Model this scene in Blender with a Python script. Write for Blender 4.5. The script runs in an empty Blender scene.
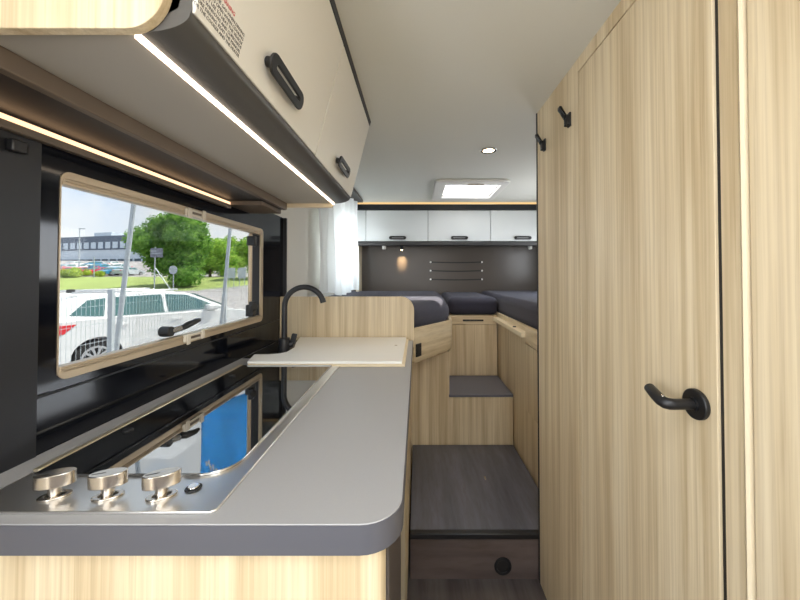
import bpy, bmesh, math, random
from mathutils import Vector, Matrix, Euler
random.seed(7)
sc = bpy.context.scene
COL = sc.collection
PI = math.pi

# ------------------------------------------------------------------ materials
def lin(c):
    f = lambda v: v/12.92 if v <= .04045 else ((v+.055)/1.055)**2.4
    return tuple(f(v/255.) for v in c)

MATS = {}
def new_mat(name):
    m = bpy.data.materials.new(name); m.use_nodes = True
    nt = m.node_tree; nt.nodes.clear()
    out = nt.nodes.new('ShaderNodeOutputMaterial')
    MATS[name] = m
    return m, nt, out

def N(nt, typ, **kw):
    n = nt.nodes.new(typ)
    for k, v in kw.items():
        if k in n.inputs: n.inputs[k].default_value = v
        else: setattr(n, k, v)
    return n

def pbr(name, rgb, rough=.5, metal=0., ior=1.5, var=0., vscale=30., bump=0., bscale=200., coat=0., sheen=0., aniso=None):
    m, nt, out = new_mat(name)
    b = N(nt, 'ShaderNodeBsdfPrincipled')
    c = lin(rgb) + (1,)
    b.inputs['Base Color'].default_value = c
    b.inputs['Roughness'].default_value = rough
    b.inputs['Metallic'].default_value = metal
    b.inputs['IOR'].default_value = ior
    b.inputs['Coat Weight'].default_value = coat
    b.inputs['Sheen Weight'].default_value = sheen
    tc = N(nt, 'ShaderNodeTexCoord')
    mp = N(nt, 'ShaderNodeMapping')
    if aniso: mp.inputs['Scale'].default_value = aniso
    nt.links.new(tc.outputs['Object'], mp.inputs['Vector'])
    if var > 0:
        n = N(nt, 'ShaderNodeTexNoise'); n.inputs['Scale'].default_value = vscale; n.inputs['Detail'].default_value = 4
        nt.links.new(mp.outputs['Vector'], n.inputs['Vector'])
        r = N(nt, 'ShaderNodeMixRGB')
        r.inputs['Color1'].default_value = tuple(min(1, x*(1-var)) for x in c[:3]) + (1,)
        r.inputs['Color2'].default_value = tuple(min(1, x*(1+var)) for x in c[:3]) + (1,)
        nt.links.new(n.outputs['Fac'], r.inputs['Fac'])
        nt.links.new(r.outputs['Color'], b.inputs['Base Color'])
    if bump > 0:
        n2 = N(nt, 'ShaderNodeTexNoise'); n2.inputs['Scale'].default_value = bscale; n2.inputs['Detail'].default_value = 3
        nt.links.new(mp.outputs['Vector'], n2.inputs['Vector'])
        bp = N(nt, 'ShaderNodeBump'); bp.inputs['Strength'].default_value = bump; bp.inputs['Distance'].default_value = .004
        nt.links.new(n2.outputs['Fac'], bp.inputs['Height'])
        nt.links.new(bp.outputs['Normal'], b.inputs['Normal'])
    nt.links.new(b.outputs[0], out.inputs[0])
    return m

def wood(name, light, mid, dark, scale=(1, 1, 1), rough=.42, offset=(0, 0, 0)):
    """long straight streaks with finer pores and broad bands; the grain runs along the axis whose scale is smallest"""
    m, nt, out = new_mat(name)
    tc = N(nt, 'ShaderNodeTexCoord')
    def noise(mul, detail, dist=0.):
        mp = N(nt, 'ShaderNodeMapping')
        mp.inputs['Scale'].default_value = tuple(s*q for s, q in zip(scale, mul))
        mp.inputs['Location'].default_value = offset
        nt.links.new(tc.outputs['Object'], mp.inputs['Vector'])
        n = N(nt, 'ShaderNodeTexNoise'); n.inputs['Scale'].default_value = 1; n.inputs['Detail'].default_value = detail
        n.inputs['Distortion'].default_value = dist
        nt.links.new(mp.outputs['Vector'], n.inputs['Vector'])
        return n
    band = noise((1, 1, 1), 4, .15)
    fine = noise((5.5, 5.5, 1.6), 3)
    pore = noise((15, 15, 6), 2)
    r = N(nt, 'ShaderNodeValToRGB'); e = r.color_ramp.elements
    e[0].position = .34; e[0].color = lin(dark) + (1,)
    e[1].position = .66; e[1].color = lin(light) + (1,)
    x = e.new(.5); x.color = lin(mid) + (1,)
    nt.links.new(band.outputs['Fac'], r.inputs['Fac'])
    r2 = N(nt, 'ShaderNodeValToRGB'); e = r2.color_ramp.elements
    e[0].position = .36; e[0].color = (.86, .84, .81, 1); e[1].position = .60; e[1].color = (1, 1, 1, 1)
    nt.links.new(fine.outputs['Fac'], r2.inputs['Fac'])
    r3 = N(nt, 'ShaderNodeValToRGB'); e = r3.color_ramp.elements
    e[0].position = .30; e[0].color = (.90, .88, .85, 1); e[1].position = .46; e[1].color = (1, 1, 1, 1)
    nt.links.new(pore.outputs['Fac'], r3.inputs['Fac'])
    m1 = N(nt, 'ShaderNodeMixRGB', blend_type='MULTIPLY'); m1.inputs['Fac'].default_value = 1
    nt.links.new(r.outputs['Color'], m1.inputs['Color1']); nt.links.new(r2.outputs['Color'], m1.inputs['Color2'])
    m2 = N(nt, 'ShaderNodeMixRGB', blend_type='MULTIPLY'); m2.inputs['Fac'].default_value = 1
    nt.links.new(m1.outputs['Color'], m2.inputs['Color1']); nt.links.new(r3.outputs['Color'], m2.inputs['Color2'])
    b = N(nt, 'ShaderNodeBsdfPrincipled'); b.inputs['Roughness'].default_value = rough
    nt.links.new(m2.outputs['Color'], b.inputs['Base Color'])
    nt.links.new(b.outputs[0], out.inputs[0])
    return m

def emit(name, rgb, strength):
    m, nt, out = new_mat(name)
    e = N(nt, 'ShaderNodeEmission'); e.inputs['Color'].default_value = lin(rgb) + (1,); e.inputs['Strength'].default_value = strength
    nt.links.new(e.outputs[0], out.inputs[0])
    return m

def pane(name, tint, gloss=.08):
    m, nt, out = new_mat(name)
    t = N(nt, 'ShaderNodeBsdfTransparent'); t.inputs['Color'].default_value = tint + (1,)
    g = N(nt, 'ShaderNodeBsdfGlossy'); g.inputs['Roughness'].default_value = .02
    fr = N(nt, 'ShaderNodeFresnel'); fr.inputs['IOR'].default_value = 1.3
    mu = N(nt, 'ShaderNodeMath', operation='MULTIPLY'); mu.inputs[1].default_value = gloss*8
    nt.links.new(fr.outputs[0], mu.inputs[0])
    mx = N(nt, 'ShaderNodeMixShader')
    nt.links.new(mu.outputs[0], mx.inputs[0]); nt.links.new(t.outputs[0], mx.inputs[1]); nt.links.new(g.outputs[0], mx.inputs[2])
    nt.links.new(mx.outputs[0], out.inputs[0])
    return m

def cloth(name, rgb, trans):
    m, nt, out = new_mat(name)
    d = N(nt, 'ShaderNodeBsdfDiffuse'); d.inputs['Color'].default_value = lin(rgb) + (1,)
    t = N(nt, 'ShaderNodeBsdfTranslucent'); t.inputs['Color'].default_value = lin(rgb) + (1,)
    mx = N(nt, 'ShaderNodeMixShader'); mx.inputs[0].default_value = trans
    nt.links.new(d.outputs[0], mx.inputs[1]); nt.links.new(t.outputs[0], mx.inputs[2])
    nt.links.new(mx.outputs[0], out.inputs[0])
    return m

def leafmat(name, a, b_):
    m, nt, out = new_mat(name)
    tc = N(nt, 'ShaderNodeTexCoord'); n = N(nt, 'ShaderNodeTexNoise'); n.inputs['Scale'].default_value = 1.3; n.inputs['Detail'].default_value = 5
    nt.links.new(tc.outputs['Object'], n.inputs['Vector'])
    r = N(nt, 'ShaderNodeValToRGB'); e = r.color_ramp.elements
    e[0].position = .35; e[0].color = lin(a) + (1,); e[1].position = .65; e[1].color = lin(b_) + (1,)
    nt.links.new(n.outputs['Fac'], r.inputs['Fac'])
    d = N(nt, 'ShaderNodeBsdfDiffuse'); t = N(nt, 'ShaderNodeBsdfTranslucent')
    nt.links.new(r.outputs['Color'], d.inputs['Color']); nt.links.new(r.outputs['Color'], t.inputs['Color'])
    mx = N(nt, 'ShaderNodeMixShader'); mx.inputs[0].default_value = .4
    nt.links.new(d.outputs[0], mx.inputs[1]); nt.links.new(t.outputs[0], mx.inputs[2])
    nt.links.new(mx.outputs[0], out.inputs[0])
    return m

WL, WM, WD = (229, 214, 184), (219, 202, 169), (200, 180, 145)
wood_v = wood('ash_vertical', WL, WM, WD, (26, 26, .9))
wood_v2 = wood('ash_vertical_b', WL, WM, WD, (26, 26, .9), offset=(3.3, 7.1, 2.2))
wood_y = wood('ash_lengthwise', WL, WM, WD, (26, .9, 26))
wood_x = wood('ash_crosswise', WL, WM, WD, (.9, .9, 26))
edge_wood = pbr('ash_edge_band', (226, 212, 182), .5, var=.06, vscale=20)
floor_m = wood('dark_plank_vinyl', (104, 98, 96), (92, 86, 85), (76, 70, 70), (14, 1.2, 14), rough=.38)
riser_m = wood('brown_plank_vinyl', (108, 95, 91), (96, 84, 80), (82, 71, 68), (1.2, 14, 14), rough=.45)
ceil_m = pbr('ceiling_lining', (222, 222, 214), .7, bump=.05, bscale=400)
wallw_m = pbr('pale_wall_lining', (214, 210, 200), .7)
counter_m = pbr('grey_laminate', (164, 164, 165), .42, var=.03, vscale=300)
edge_m = pbr('dark_worktop_edge', (84, 85, 93), .5)
black_gloss = pbr('black_gloss_panel', (14, 16, 22), .08, ior=1.36)
black_matte = pbr('black_matte_panel', (26, 27, 31), .45)
black_plastic = pbr('black_plastic', (24, 24, 26), .4)
anthra = pbr('anthracite_panel', (62, 60, 58), .42)
anthra_dark = pbr('anthracite_dark', (46, 45, 45), .5)
bronze = pbr('bronze_profile', (104, 92, 80), .4, metal=.2)
rear_panel_m = pbr('rear_dark_panel', (78, 70, 63), .32)
white_door = pbr('white_lacquer', (226, 222, 212), .3)
white_board = pbr('white_board', (246, 246, 242), .35)
steel = pbr('brushed_steel', (236, 234, 230), .34, metal=1.)
knob_m = pbr('satin_nickel', (206, 199, 190), .22, metal=1.)
chrome = pbr('chrome', (225, 225, 225), .1, metal=1.)
champagne = pbr('champagne_frame', (184, 167, 142), .32, metal=.35)
clip_m = pbr('clear_plastic_clip', (214, 206, 190), .25)
dark_recess = pbr('dark_recess', (30, 28, 28), .5)
lid_glass = pbr('black_glass_lid', (8, 9, 11), .015, ior=6.)
navy = pbr('navy_fabric', (46, 46, 62), .85, bump=.5, bscale=500, sheen=.08, var=.12, vscale=14)
white_plastic = pbr('white_plastic', (232, 230, 224), .4)
strap_m = pbr('dark_strap', (32, 30, 30), .6)
fridge_m = pbr('dark_door_front', (84, 78, 76), .4)
alu = pbr('aluminium_profile', (220, 208, 180), .3, metal=.8)
ink = pbr('black_ink', (40, 38, 38), .6)
red_ink = pbr('red_ink', (200, 40, 50), .6)
locker_white = pbr('locker_white', (204, 208, 208), .35)
led_cool = emit('led_strip_light', (255, 232, 206), 5.)
led_warm = emit('warm_strip_light', (255, 206, 158), 1.7)
led_soft = emit('soft_strip_light', (255, 214, 150), .8)
spot_emit = emit('spot_lens_light', (255, 232, 190), 12.)
tint_pane = pane('tinted_acrylic', (.50, .51, .505), .025)
clear_pane = pane('clear_acrylic', (.9, .92, .92), .04)
curtain_m = cloth('sheer_curtain', (240, 243, 243), .5)
hatch_m, nt, out = new_mat('milky_acrylic')
_t = N(nt, 'ShaderNodeBsdfTransparent'); _t.inputs['Color'].default_value = (1, 1, 1, 1)
_l = N(nt, 'ShaderNodeBsdfTranslucent'); _l.inputs['Color'].default_value = (.95, .95, .95, 1)
_m = N(nt, 'ShaderNodeMixShader'); _m.inputs[0].default_value = .28
nt.links.new(_t.outputs[0], _m.inputs[1]); nt.links.new(_l.outputs[0], _m.inputs[2]); nt.links.new(_m.outputs[0], out.inputs[0])

# ------------------------------------------------------------------ mesh builder
class MB:
    def __init__(s): s.bm = bmesh.new()
    def box(s, x0, x1, y0, y1, z0, z1):
        v = [s.bm.verts.new((x, y, z)) for z in (z0, z1) for y in (y0, y1) for x in (x0, x1)]
        for f in ((0, 2, 3, 1), (4, 5, 7, 6), (0, 1, 5, 4), (2, 6, 7, 3), (0, 4, 6, 2), (1, 3, 7, 5)):
            s.bm.faces.new([v[i] for i in f])
        return s
    def prism(s, pts, off):
        """closed 3-D polygon pts extruded by the vector off"""
        off = Vector(off); a = [s.bm.verts.new(p) for p in pts]; b = [s.bm.verts.new(Vector(p)+off) for p in pts]
        n = len(pts)
        s.bm.faces.new(a); s.bm.faces.new(b[::-1])
        for i in range(n): s.bm.faces.new((a[i], b[i], b[(i+1) % n], a[(i+1) % n]))
        return s
    def ring(s, outer, inner, off):
        off = Vector(off); n = len(outer)
        A = [s.bm.verts.new(p) for p in outer]; B = [s.bm.verts.new(p) for p in inner]
        C = [s.bm.verts.new(Vector(p)+off) for p in outer]; D = [s.bm.verts.new(Vector(p)+off) for p in inner]
        for i in range(n):
            j = (i+1) % n
            s.bm.faces.new((A[i], A[j], B[j], B[i])); s.bm.faces.new((C[j], C[i], D[i], D[j]))
            s.bm.faces.new((A[j], A[i], C[i], C[j])); s.bm.faces.new((B[i], B[j], D[j], D[i]))
        return s
    def cyl(s, a, b, r, r2=None, seg=20, cap=True):
        a = Vector(a); b = Vector(b); d = (b-a).normalized()
        u = d.orthogonal().normalized(); w = d.cross(u); r2 = r if r2 is None else r2
        A = []; B = []
        for i in range(seg):
            t = 2*PI*i/seg; q = u*math.cos(t)+w*math.sin(t)
            A.append(s.bm.verts.new(a+q*r)); B.append(s.bm.verts.new(b+q*r2))
        for i in range(seg):
            j = (i+1) % seg; s.bm.faces.new((A[i], A[j], B[j], B[i]))
        if cap: s.bm.faces.new(A[::-1]); s.bm.faces.new(B)
        return s
    def tube(s, pts, r, seg=14):
        pts = [Vector(p) for p in pts]; rings = []
        rr = r if isinstance(r, (list, tuple)) else [r]*len(pts)
        u = None
        for i, p in enumerate(pts):
            d = (pts[min(i+1, len(pts)-1)]-pts[max(i-1, 0)]).normalized()
            u = d.orthogonal().normalized() if u is None else (u-d*u.dot(d)).normalized()
            w = d.cross(u)
            rings.append([s.bm.verts.new(p+(u*math.cos(2*PI*k/seg)+w*math.sin(2*PI*k/seg))*rr[i]) for k in range(seg)])
        for a, b in zip(rings, rings[1:]):
            for k in range(seg): s.bm.faces.new((a[k], a[(k+1) % seg], b[(k+1) % seg], b[k]))
        s.bm.faces.new(rings[0][::-1]); s.bm.faces.new(rings[-1])
        return s
    def loft(s, rings, closed=True):
        R = [[s.bm.verts.new(p) for p in r] for r in rings]; n = len(R[0])
        for a, b in zip(R, R[1:]):
            for k in range(n if closed else n-1): s.bm.faces.new((a[k], a[(k+1) % n], b[(k+1) % n], b[k]))
        if closed: s.bm.faces.new(R[0][::-1]); s.bm.faces.new(R[-1])
        return s
    def sphere(s, c, r, seg=14, squash=(1, 1, 1)):
        m = Matrix.Translation(c) @ Matrix.Diagonal((r*squash[0], r*squash[1], r*squash[2], 1))
        bmesh.ops.create_uvsphere(s.bm, u_segments=seg, v_segments=seg//2+1, radius=1, matrix=m); return s
    def build(s, name, mat, parent=None, bevel=0., seg=2, smooth=True, local=False, label=None, thick=0., sub=0):
        bmesh.ops.recalc_face_normals(s.bm, faces=s.bm.faces)
        me = bpy.data.meshes.new(name)
        org = Vector((0, 0, 0))
        if parent is not None and not local: org = world_loc(parent)
        elif parent is None:
            lo = [min(v.co[i] for v in s.bm.verts) for i in range(3)]; hi = [max(v.co[i] for v in s.bm.verts) for i in range(3)]
            org = Vector(((lo[0]+hi[0])/2, (lo[1]+hi[1])/2, lo[2]))
        if org.length > 0: bmesh.ops.translate(s.bm, verts=s.bm.verts, vec=-org)
        s.bm.to_mesh(me); s.bm.free()
        me.materials.append(mat)
        o = bpy.data.objects.new(name, me); COL.objects.link(o)
        if parent is not None: o.parent = parent
        else: o.location = org
        if smooth:
            for p in me.polygons: p.use_smooth = True
            me.set_sharp_from_angle(angle=math.radians(38))
        if thick > 0:
            md = o.modifiers.new('Solid', 'SOLIDIFY'); md.thickness = thick; md.offset = 0
        if bevel > 0:
            md = o.modifiers.new('Bevel', 'BEVEL'); md.width = bevel; md.segments = seg; md.limit_method = 'ANGLE'; md.angle_limit = math.radians(35)
            md.harden_normals = False
        if sub: 
            md = o.modifiers.new('Sub', 'SUBSURF'); md.levels = sub; md.render_levels = sub
        if label: o['label'] = label
        return o

def world_loc(o):
    v = Vector(o.location)
    while o.parent is not None: o = o.parent; v = v+Vector(o.location)
    return v
def thing(name, label, cat, loc=(0, 0, 0), rz=0, group=None):
    o = bpy.data.objects.new(name, None); COL.objects.link(o); o.empty_display_size = .1
    o.location = loc; o.rotation_euler = (0, 0, rz); o['label'] = label; o['category'] = cat
    if group: o['group'] = group
    return o
def tag(o, label, cat, group=None, kind=None):
    o['label'] = label; o['category'] = cat
    if group: o['group'] = group
    if kind: o['kind'] = kind
    return o
def struct(o, label, cat):
    o['kind'] = 'structure'; o['label'] = label; o['category'] = cat; return o
def sroot(name, label, cat, loc):
    o = thing(name, label, cat, loc); o['kind'] = 'structure'; return o
def clone(root, loc, label=None, group=None, rz=None):
    r = root.copy(); COL.objects.link(r); r.location = loc
    if rz is not None: r.rotation_euler = (0, 0, rz)
    if label: r['label'] = label
    if group: r['group'] = group
    for ch in list(root.children):
        c = ch.copy(); COL.objects.link(c); c.parent = r
        for g in list(ch.children):
            d = g.copy(); COL.objects.link(d); d.parent = c
    return r
def arc(cx, cy, r, a0, a1, n):
    return [(cx+r*math.cos(math.radians(a0+(a1-a0)*i/n)), cy+r*math.sin(math.radians(a0+(a1-a0)*i/n))) for i in range(n+1)]
def rrect(x0, x1, y0, y1, r, n=5):
    return arc(x1-r, y1-r, r, 0, 90, n)+arc(x0+r, y1-r, r, 90, 180, n)+arc(x0+r, y0+r, r, 180, 270, n)+arc(x1-r, y0+r, r, 270, 360, n)

# ------------------------------------------------------------------ the shell
CZ = 1.3
XL, XR, YF, YB, ZC = -.75, 1.36, -2.7, 3.5, 2.0
def frame_boxes(mb, u0, u1, v0, v1, holes, put):
    """rectangle u,v with rectangular holes (sorted along u, not overlapping) as boxes"""
    cur = u0
    for (a, b, c, d) in holes:
        if a > cur: put(mb, cur, a, v0, v1)
        put(mb, a, b, v0, c); put(mb, a, b, d, v1)
        cur = b
    put(mb, cur, u1, v0, v1)
    return mb

fl = MB().box(XL-.05, XR+.05, YF, YB+.05, -.04, 0)
struct(fl.build('floor', floor_m, smooth=False), 'dark plank vinyl floor of the aisle', 'floor')
cm = MB()
hx0, hx1, hy0, hy1 = .215, .64, 2.52, 2.955
frame_boxes(cm, XL-.05, XR+.05, .6, YB+.05, [(hx0, hx1, hy0, hy1)], lambda m, a, b, c, d: m.box(a, b, c, d, ZC, ZC+.045))
frame_boxes(cm, XL-.05, XR+.05, YF, .6, [(-.14, .44, -.75, 0)], lambda m, a, b, c, d: m.box(a, b, c, d, ZC, ZC+.045))  # opening added out of view for the roof fill lamp
struct(cm.build('ceiling', ceil_m, smooth=False), 'pale grey ceiling lining above the aisle', 'ceiling')

WY0, WY1, WZ0, WZ1 = .700, 1.628, 1.078, 1.522       # kitchen window, outer frame
lw = MB()
frame_boxes(lw, YF, YB+.05, 0, ZC, [(-1.1, -.25, 1.0, 1.62), (WY0+.0005, WY1-.004, WZ0+.012, WZ1-.012), (2.66, 3.16, 1.25, 1.80)],  # first opening added out of view for the side fill lamp
            lambda m, a, b, c, d: m.box(XL-.05, XL-.008, a, b, c, d))
struct(lw.build('wall_left', wallw_m, smooth=False), 'pale side wall behind the kitchen and left bed', 'wall')
bs = MB()
frame_boxes(bs, .66, 1.872, .90, 1.62, [(WY0+.0005, WY1-.004, WZ0+.012, WZ1-.012)], lambda m, a, b, c, d: m.box(XL-.008, XL, a, b, c, d))
struct(bs.build('wall_backsplash', black_gloss, smooth=False), 'glossy black splashback around the kitchen window', 'wall panel')
struct(MB().box(XL-.008, XL+.006, -.2, .66, .90, 1.62).build('wall_side', black_matte, smooth=False), 'matte black wall panel left of the kitchen window', 'wall panel')
struct(MB().box(XL-.008, XL+.018, 1.872, 1.888, .90, 1.62).build('trim_1', black_matte, bevel=.003), 'slim black upright trim ending the splashback', 'trim')
struct(MB().box(XL, XL+.004, .661, WY0-.01, 1.056, 1.062).box(XL, XL+.004, WY0-.01, 1.872, 1.056, 1.060).build('trim_2', black_matte), 'thin black strip under the kitchen window', 'trim')  # thin black line laid on the panel below the window frame
rw = MB()
frame_boxes(rw, YF, YB+.05, 0, ZC, [(-2.1, -1.2, 1.0, 1.7), (2.25, 3.0, 1.25, 1.72)], lambda m, a, b, c, d: m.box(XR, XR+.05, a, b, c, d))
struct(rw.build('wall_right', wallw_m, smooth=False), 'pale side wall beyond the right bed', 'wall')
struct(MB().box(XL-.05, XR+.05, YB, YB+.05, 0, ZC).build('wall_rear', rear_panel_m, smooth=False), 'dark rear wall panel above the beds', 'wall')
fw = MB()
frame_boxes(fw, XL-.05, XR+.05, 0, ZC, [(XL+.1, XR-.1, .95, 1.85)], lambda m, a, b, c, d: m.box(a, b, YF-.05, YF, c, d))
struct(fw.build('wall_front', wallw_m, smooth=False), 'cab end wall around the windscreen', 'wall')

# kitchen window -----------------------------------------------------
w1 = sroot('window_1', 'long tinted kitchen window in a champagne frame', 'window', (XL, (WY0+WY1)/2, WZ0))
def yz(pts, x): return [(x, p[0], p[1]) for p in pts]
def wring(a0, a1, b0, b1, r0, inset, x, dx, ins2=None):
    o_ = rrect(a0, a1, b0, b1, r0); i_ = rrect(a0+inset, a1-inset, b0+(ins2 or inset), b1-(ins2 or inset), max(.004, r0-inset*.4))
    return MB().ring(yz(o_, x), yz(i_, x), (dx, 0, 0))
o_ = rrect(WY0, WY1, WZ0, WZ1, .022); i_ = rrect(WY0+.002, WY1-.026, WZ0+.017, WZ1-.017, .014)
MB().ring(yz(o_, XL-.004), yz(i_, XL-.004), (.0065, 0, 0)).build('window_frame', champagne, w1, bevel=.001)
wring(WY0+.0005, WY1-.004, WZ0+.012, WZ1-.012, .018, .002, XL-.06, .0555, .006).build('window_reveal', dark_recess, w1, label='dark inner reveal')
MB().box(XL-.02, XL+.004, WY0+.004, WY1-.012, WZ1-.030, WZ1-.0175).box(XL+.004, XL+.007, WY0+.008, WY1-.012, WZ1-.025, WZ1-.022).build('blind_rail', champagne, w1, bevel=.002)
MB().box(XL-.02, XL+.004, WY0+.004, WY1-.012, WZ0+.0175, WZ0+.029).box(XL+.004, XL+.007, WY0+.008, WY1-.012, WZ0+.021, WZ0+.024).build('blind_rail', champagne, w1, bevel=.002)
MB().box(XL-.050, XL-.046, WY0+.006, WY1-.01, WZ0+.018, WZ1-.018).build('window_pane', tint_pane, w1, smooth=False)
for z, sg in ((WZ1-.018, 1), (WZ0+.018, -1)):
    c = MB().box(XL+.0028, XL+.012, 1.072, 1.168, z-.012, z+.012).box(XL+.012, XL+.016, 1.075, 1.092, z-.020, z+.014).box(XL+.012, XL+.016, 1.148, 1.165, z-.014, z+.018)
    c.build('blind_latch', clip_m, w1, bevel=.004)
    MB().box(XL+.0115, XL+.014, 1.098, 1.142, z-.004, z+.004).build('latch_slot', bronze, w1)
h = MB().tube([(XL-.046, 1.10, 1.118), (XL-.012, 1.10, 1.130)], .009).tube([(XL-.012, 1.085, 1.127), (XL-.008, 1.11, 1.135), (XL-.006, 1.15, 1.143), (XL-.008, 1.17, 1.144)], [.008, .011, .009, .006])
h.build('window_handle', black_plastic, w1)
MB().cyl((XL-.046, 1.045, 1.124), (XL-.012, 1.045, 1.124), .016).build('window_handle', black_plastic, w1, bevel=.003)
MB().cyl((XL-.02, 1.052, 1.126), (XL-.012, 1.082, 1.130), .009).build('handle_pin', chrome, w1)
MB().cyl((XL-.03, WY1-.062, WZ0+.03), (XL-.03, WY1-.062, WZ1-.03), .0085).build('stay_arm', champagne, w1)
MB().box(XL-.044, XL-.006, WY1-.072, WY1-.045, WZ1-.085, WZ1-.04).box(XL-.044, XL-.006, WY1-.076, WY1-.045, WZ0+.03, WZ0+.085).build('stay_bracket', black_plastic, w1, bevel=.004)
MB().cyl((XL-.012, WY1-.072, WZ0+.075), (XL+.004, WY1-.09, WZ0+.075), .017).box(XL-.02, XL+.002, WY1-.095, WY1-.075, WZ0+.05, WZ0+.10).build('stay_knob', black_plastic, w1, bevel=.004)

# windows of the bed area and cab (daylight sources)
for nm, x, y0, y1, z0, z1, lab in (('window_2', XL-.03, 2.66, 3.16, 1.25, 1.80, 'bright bed window behind the sheer curtain'),
                                    ('window_3', XR+.02, 2.25, 3.0, 1.25, 1.72, 'window beside the right bed')):
    w = sroot(nm, lab, 'window', (x, (y0+y1)/2, z0))
    MB().ring([(x, y0, z0), (x, y1, z0), (x, y1, z1), (x, y0, z1)], [(x, y0+.03, z0+.03), (x, y1-.03, z0+.03), (x, y1-.03, z1-.03), (x, y0+.03, z1-.03)], (.012, 0, 0)).build('window_frame', white_plastic, w)
    MB().box(x+.004, x+.008, y0+.02, y1-.02, z0+.02, z1-.02).build('window_pane', clear_pane, w, smooth=False)

# ------------------------------------------------------------------ washroom side
PX = .52
struct(MB().box(PX, PX+.02, 1.071, 1.436, 0, ZC).box(PX, PX+.02, .575, 1.073, 1.956, ZC).box(PX, PX+.02, .534, .571, 0, ZC).box(PX+.02, XR, 1.416, 1.436, 0, ZC).build('wall_washroom', wood_v2, smooth=False), 'ash veneer washroom wall with coat hooks', 'wall')
struct(MB().box(PX-.003, PX+.02, 1.436, 1.445, 0, ZC).build('trim_3', black_matte), 'black upright edge strip of the washroom wall', 'trim')
d1 = sroot('door_1', 'ash veneer washroom door with a black lever handle', 'door', (PX, .82, 0))
MB().box(PX-.001, PX+.018, .582, 1.0665, .01, 1.9515).build('door_panel', wood_v, d1, bevel=.0015)
MB().box(PX+.004, PX+.02, .5715, .5815, 0, 1.9555).box(PX+.010, PX+.02, 1.0668, 1.0708, 0, 1.9555).build('door_gap', dark_recess, d1, smooth=False, label='dark shadow gap')
hy, hz = .622, 1.062
dh = MB().cyl((PX-.001, hy, hz), (PX-.0105, hy, hz), .0275, seg=32).build('door_handle', black_plastic, d1, bevel=.002)
MB().cyl((PX-.0105, hy, hz), (PX-.014, hy, hz), .0125, seg=24).tube([(PX-.012, hy, hz), (PX-.046, hy-.001, hz), (PX-.055, hy, hz+.0003), (PX-.060, hy+.004, hz+.001), (PX-.0615, hy+.012, hz+.0025), (PX-.059, hy+.03, hz+.007), (PX-.055, hy+.052, hz+.0125), (PX-.0545, hy+.056, hz+.0135)],
    [.0095, .0098, .0105, .0108, .0108, .0106, .0098, .005]).build('lever', black_plastic, dh)
MB().sphere((PX-.0615, hy+.008, hz+.012), .0032, squash=(.7, 1, .5)).build('keyhole_cap', chrome, dh)
# rounded post and tall cupboard by the camera
post = [(p[0], p[1], 0) for p in [(PX+.02, .515)]+[(PX-.006+.02-.02*math.cos(math.radians(a)), .50-.018*math.sin(math.radians(a))+.018) for a in range(0, 91, 10)]+[(PX+.02, .49)]]
cup = thing('tall_cupboard', 'tall ash veneer cupboard nearest the camera on the right', 'cupboard', (PX+.2, .2, 0))
MB().box(PX, XR-.005, -.35, .518, 0, ZC-.001).build('side_panel', wood_v2, cup, smooth=False)
MB().box(PX-.006, PX-.0005, -.34, .517, .0, 1.995).build('door', wood_v, cup, bevel=.003)
trim = [(PX+.006, .5335), (PX-.002, .5325), (PX-.008, .529), (PX-.010, .525), (PX-.008, .5205), (PX+.006, .5205)]
struct(MB().prism([(a, b, 0) for a, b in trim], (0, 0, ZC)).build('trim_4', edge_wood), 'pale rounded wooden post beside the washroom door', 'trim')
# coat hooks
def hook(y, label):
    t = thing('coat_hook', label, 'hook', (PX, y, 1.838), 0, 'coat hooks on the washroom wall')
    MB().prism([(-.001, -.010, -.036), (-.001, .010, -.036), (-.001, .010, .012), (-.001, -.010, .012)], (-.006, 0, 0)).build('back_plate', black_plastic, t, local=True, bevel=.002)
    MB().prism([(-.007, -.009, -.030), (-.016, -.009, -.030), (-.016, -.009, .004), (-.033, -.009, .032), (-.040, -.009, .032), (-.040, -.009, .022), (-.022, -.009, -.002), (-.007, -.009, -.002)], (0, .018, 0)).build('peg', black_plastic, t, local=True, bevel=.002)
hook(1.128, 'black coat hook closer to the washroom door')
hook(1.348, 'black coat hook beside the black edge strip of the washroom wall')

# ------------------------------------------------------------------ kitchen block
TZ = .945
wt = thing('worktop', 'grey laminate kitchen worktop with a rounded front corner', 'worktop', (-.38, 1.1, TZ-.043))
def wtop(inset):
    i = inset
    return [(XL+.002, .4815+i)]+[(x, y) for x, y in arc(-.082, .5415, .06-i, -90, 0, 8)]+[(-.022-i, 1.826), (XL+.002, 1.826)]
MB().prism([(x, y, TZ-.0425) for x, y in wtop(.0015)], (0, 0, .0425)).build('top_panel', counter_m, wt, bevel=.001)
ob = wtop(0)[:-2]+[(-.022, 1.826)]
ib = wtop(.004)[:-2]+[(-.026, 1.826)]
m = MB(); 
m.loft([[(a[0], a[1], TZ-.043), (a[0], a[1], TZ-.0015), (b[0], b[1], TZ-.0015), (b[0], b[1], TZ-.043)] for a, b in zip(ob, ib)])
m.build('worktop_edge', edge_m, wt, label='darker front edge')  # front edge coloured darker than the worktop surface

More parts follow.
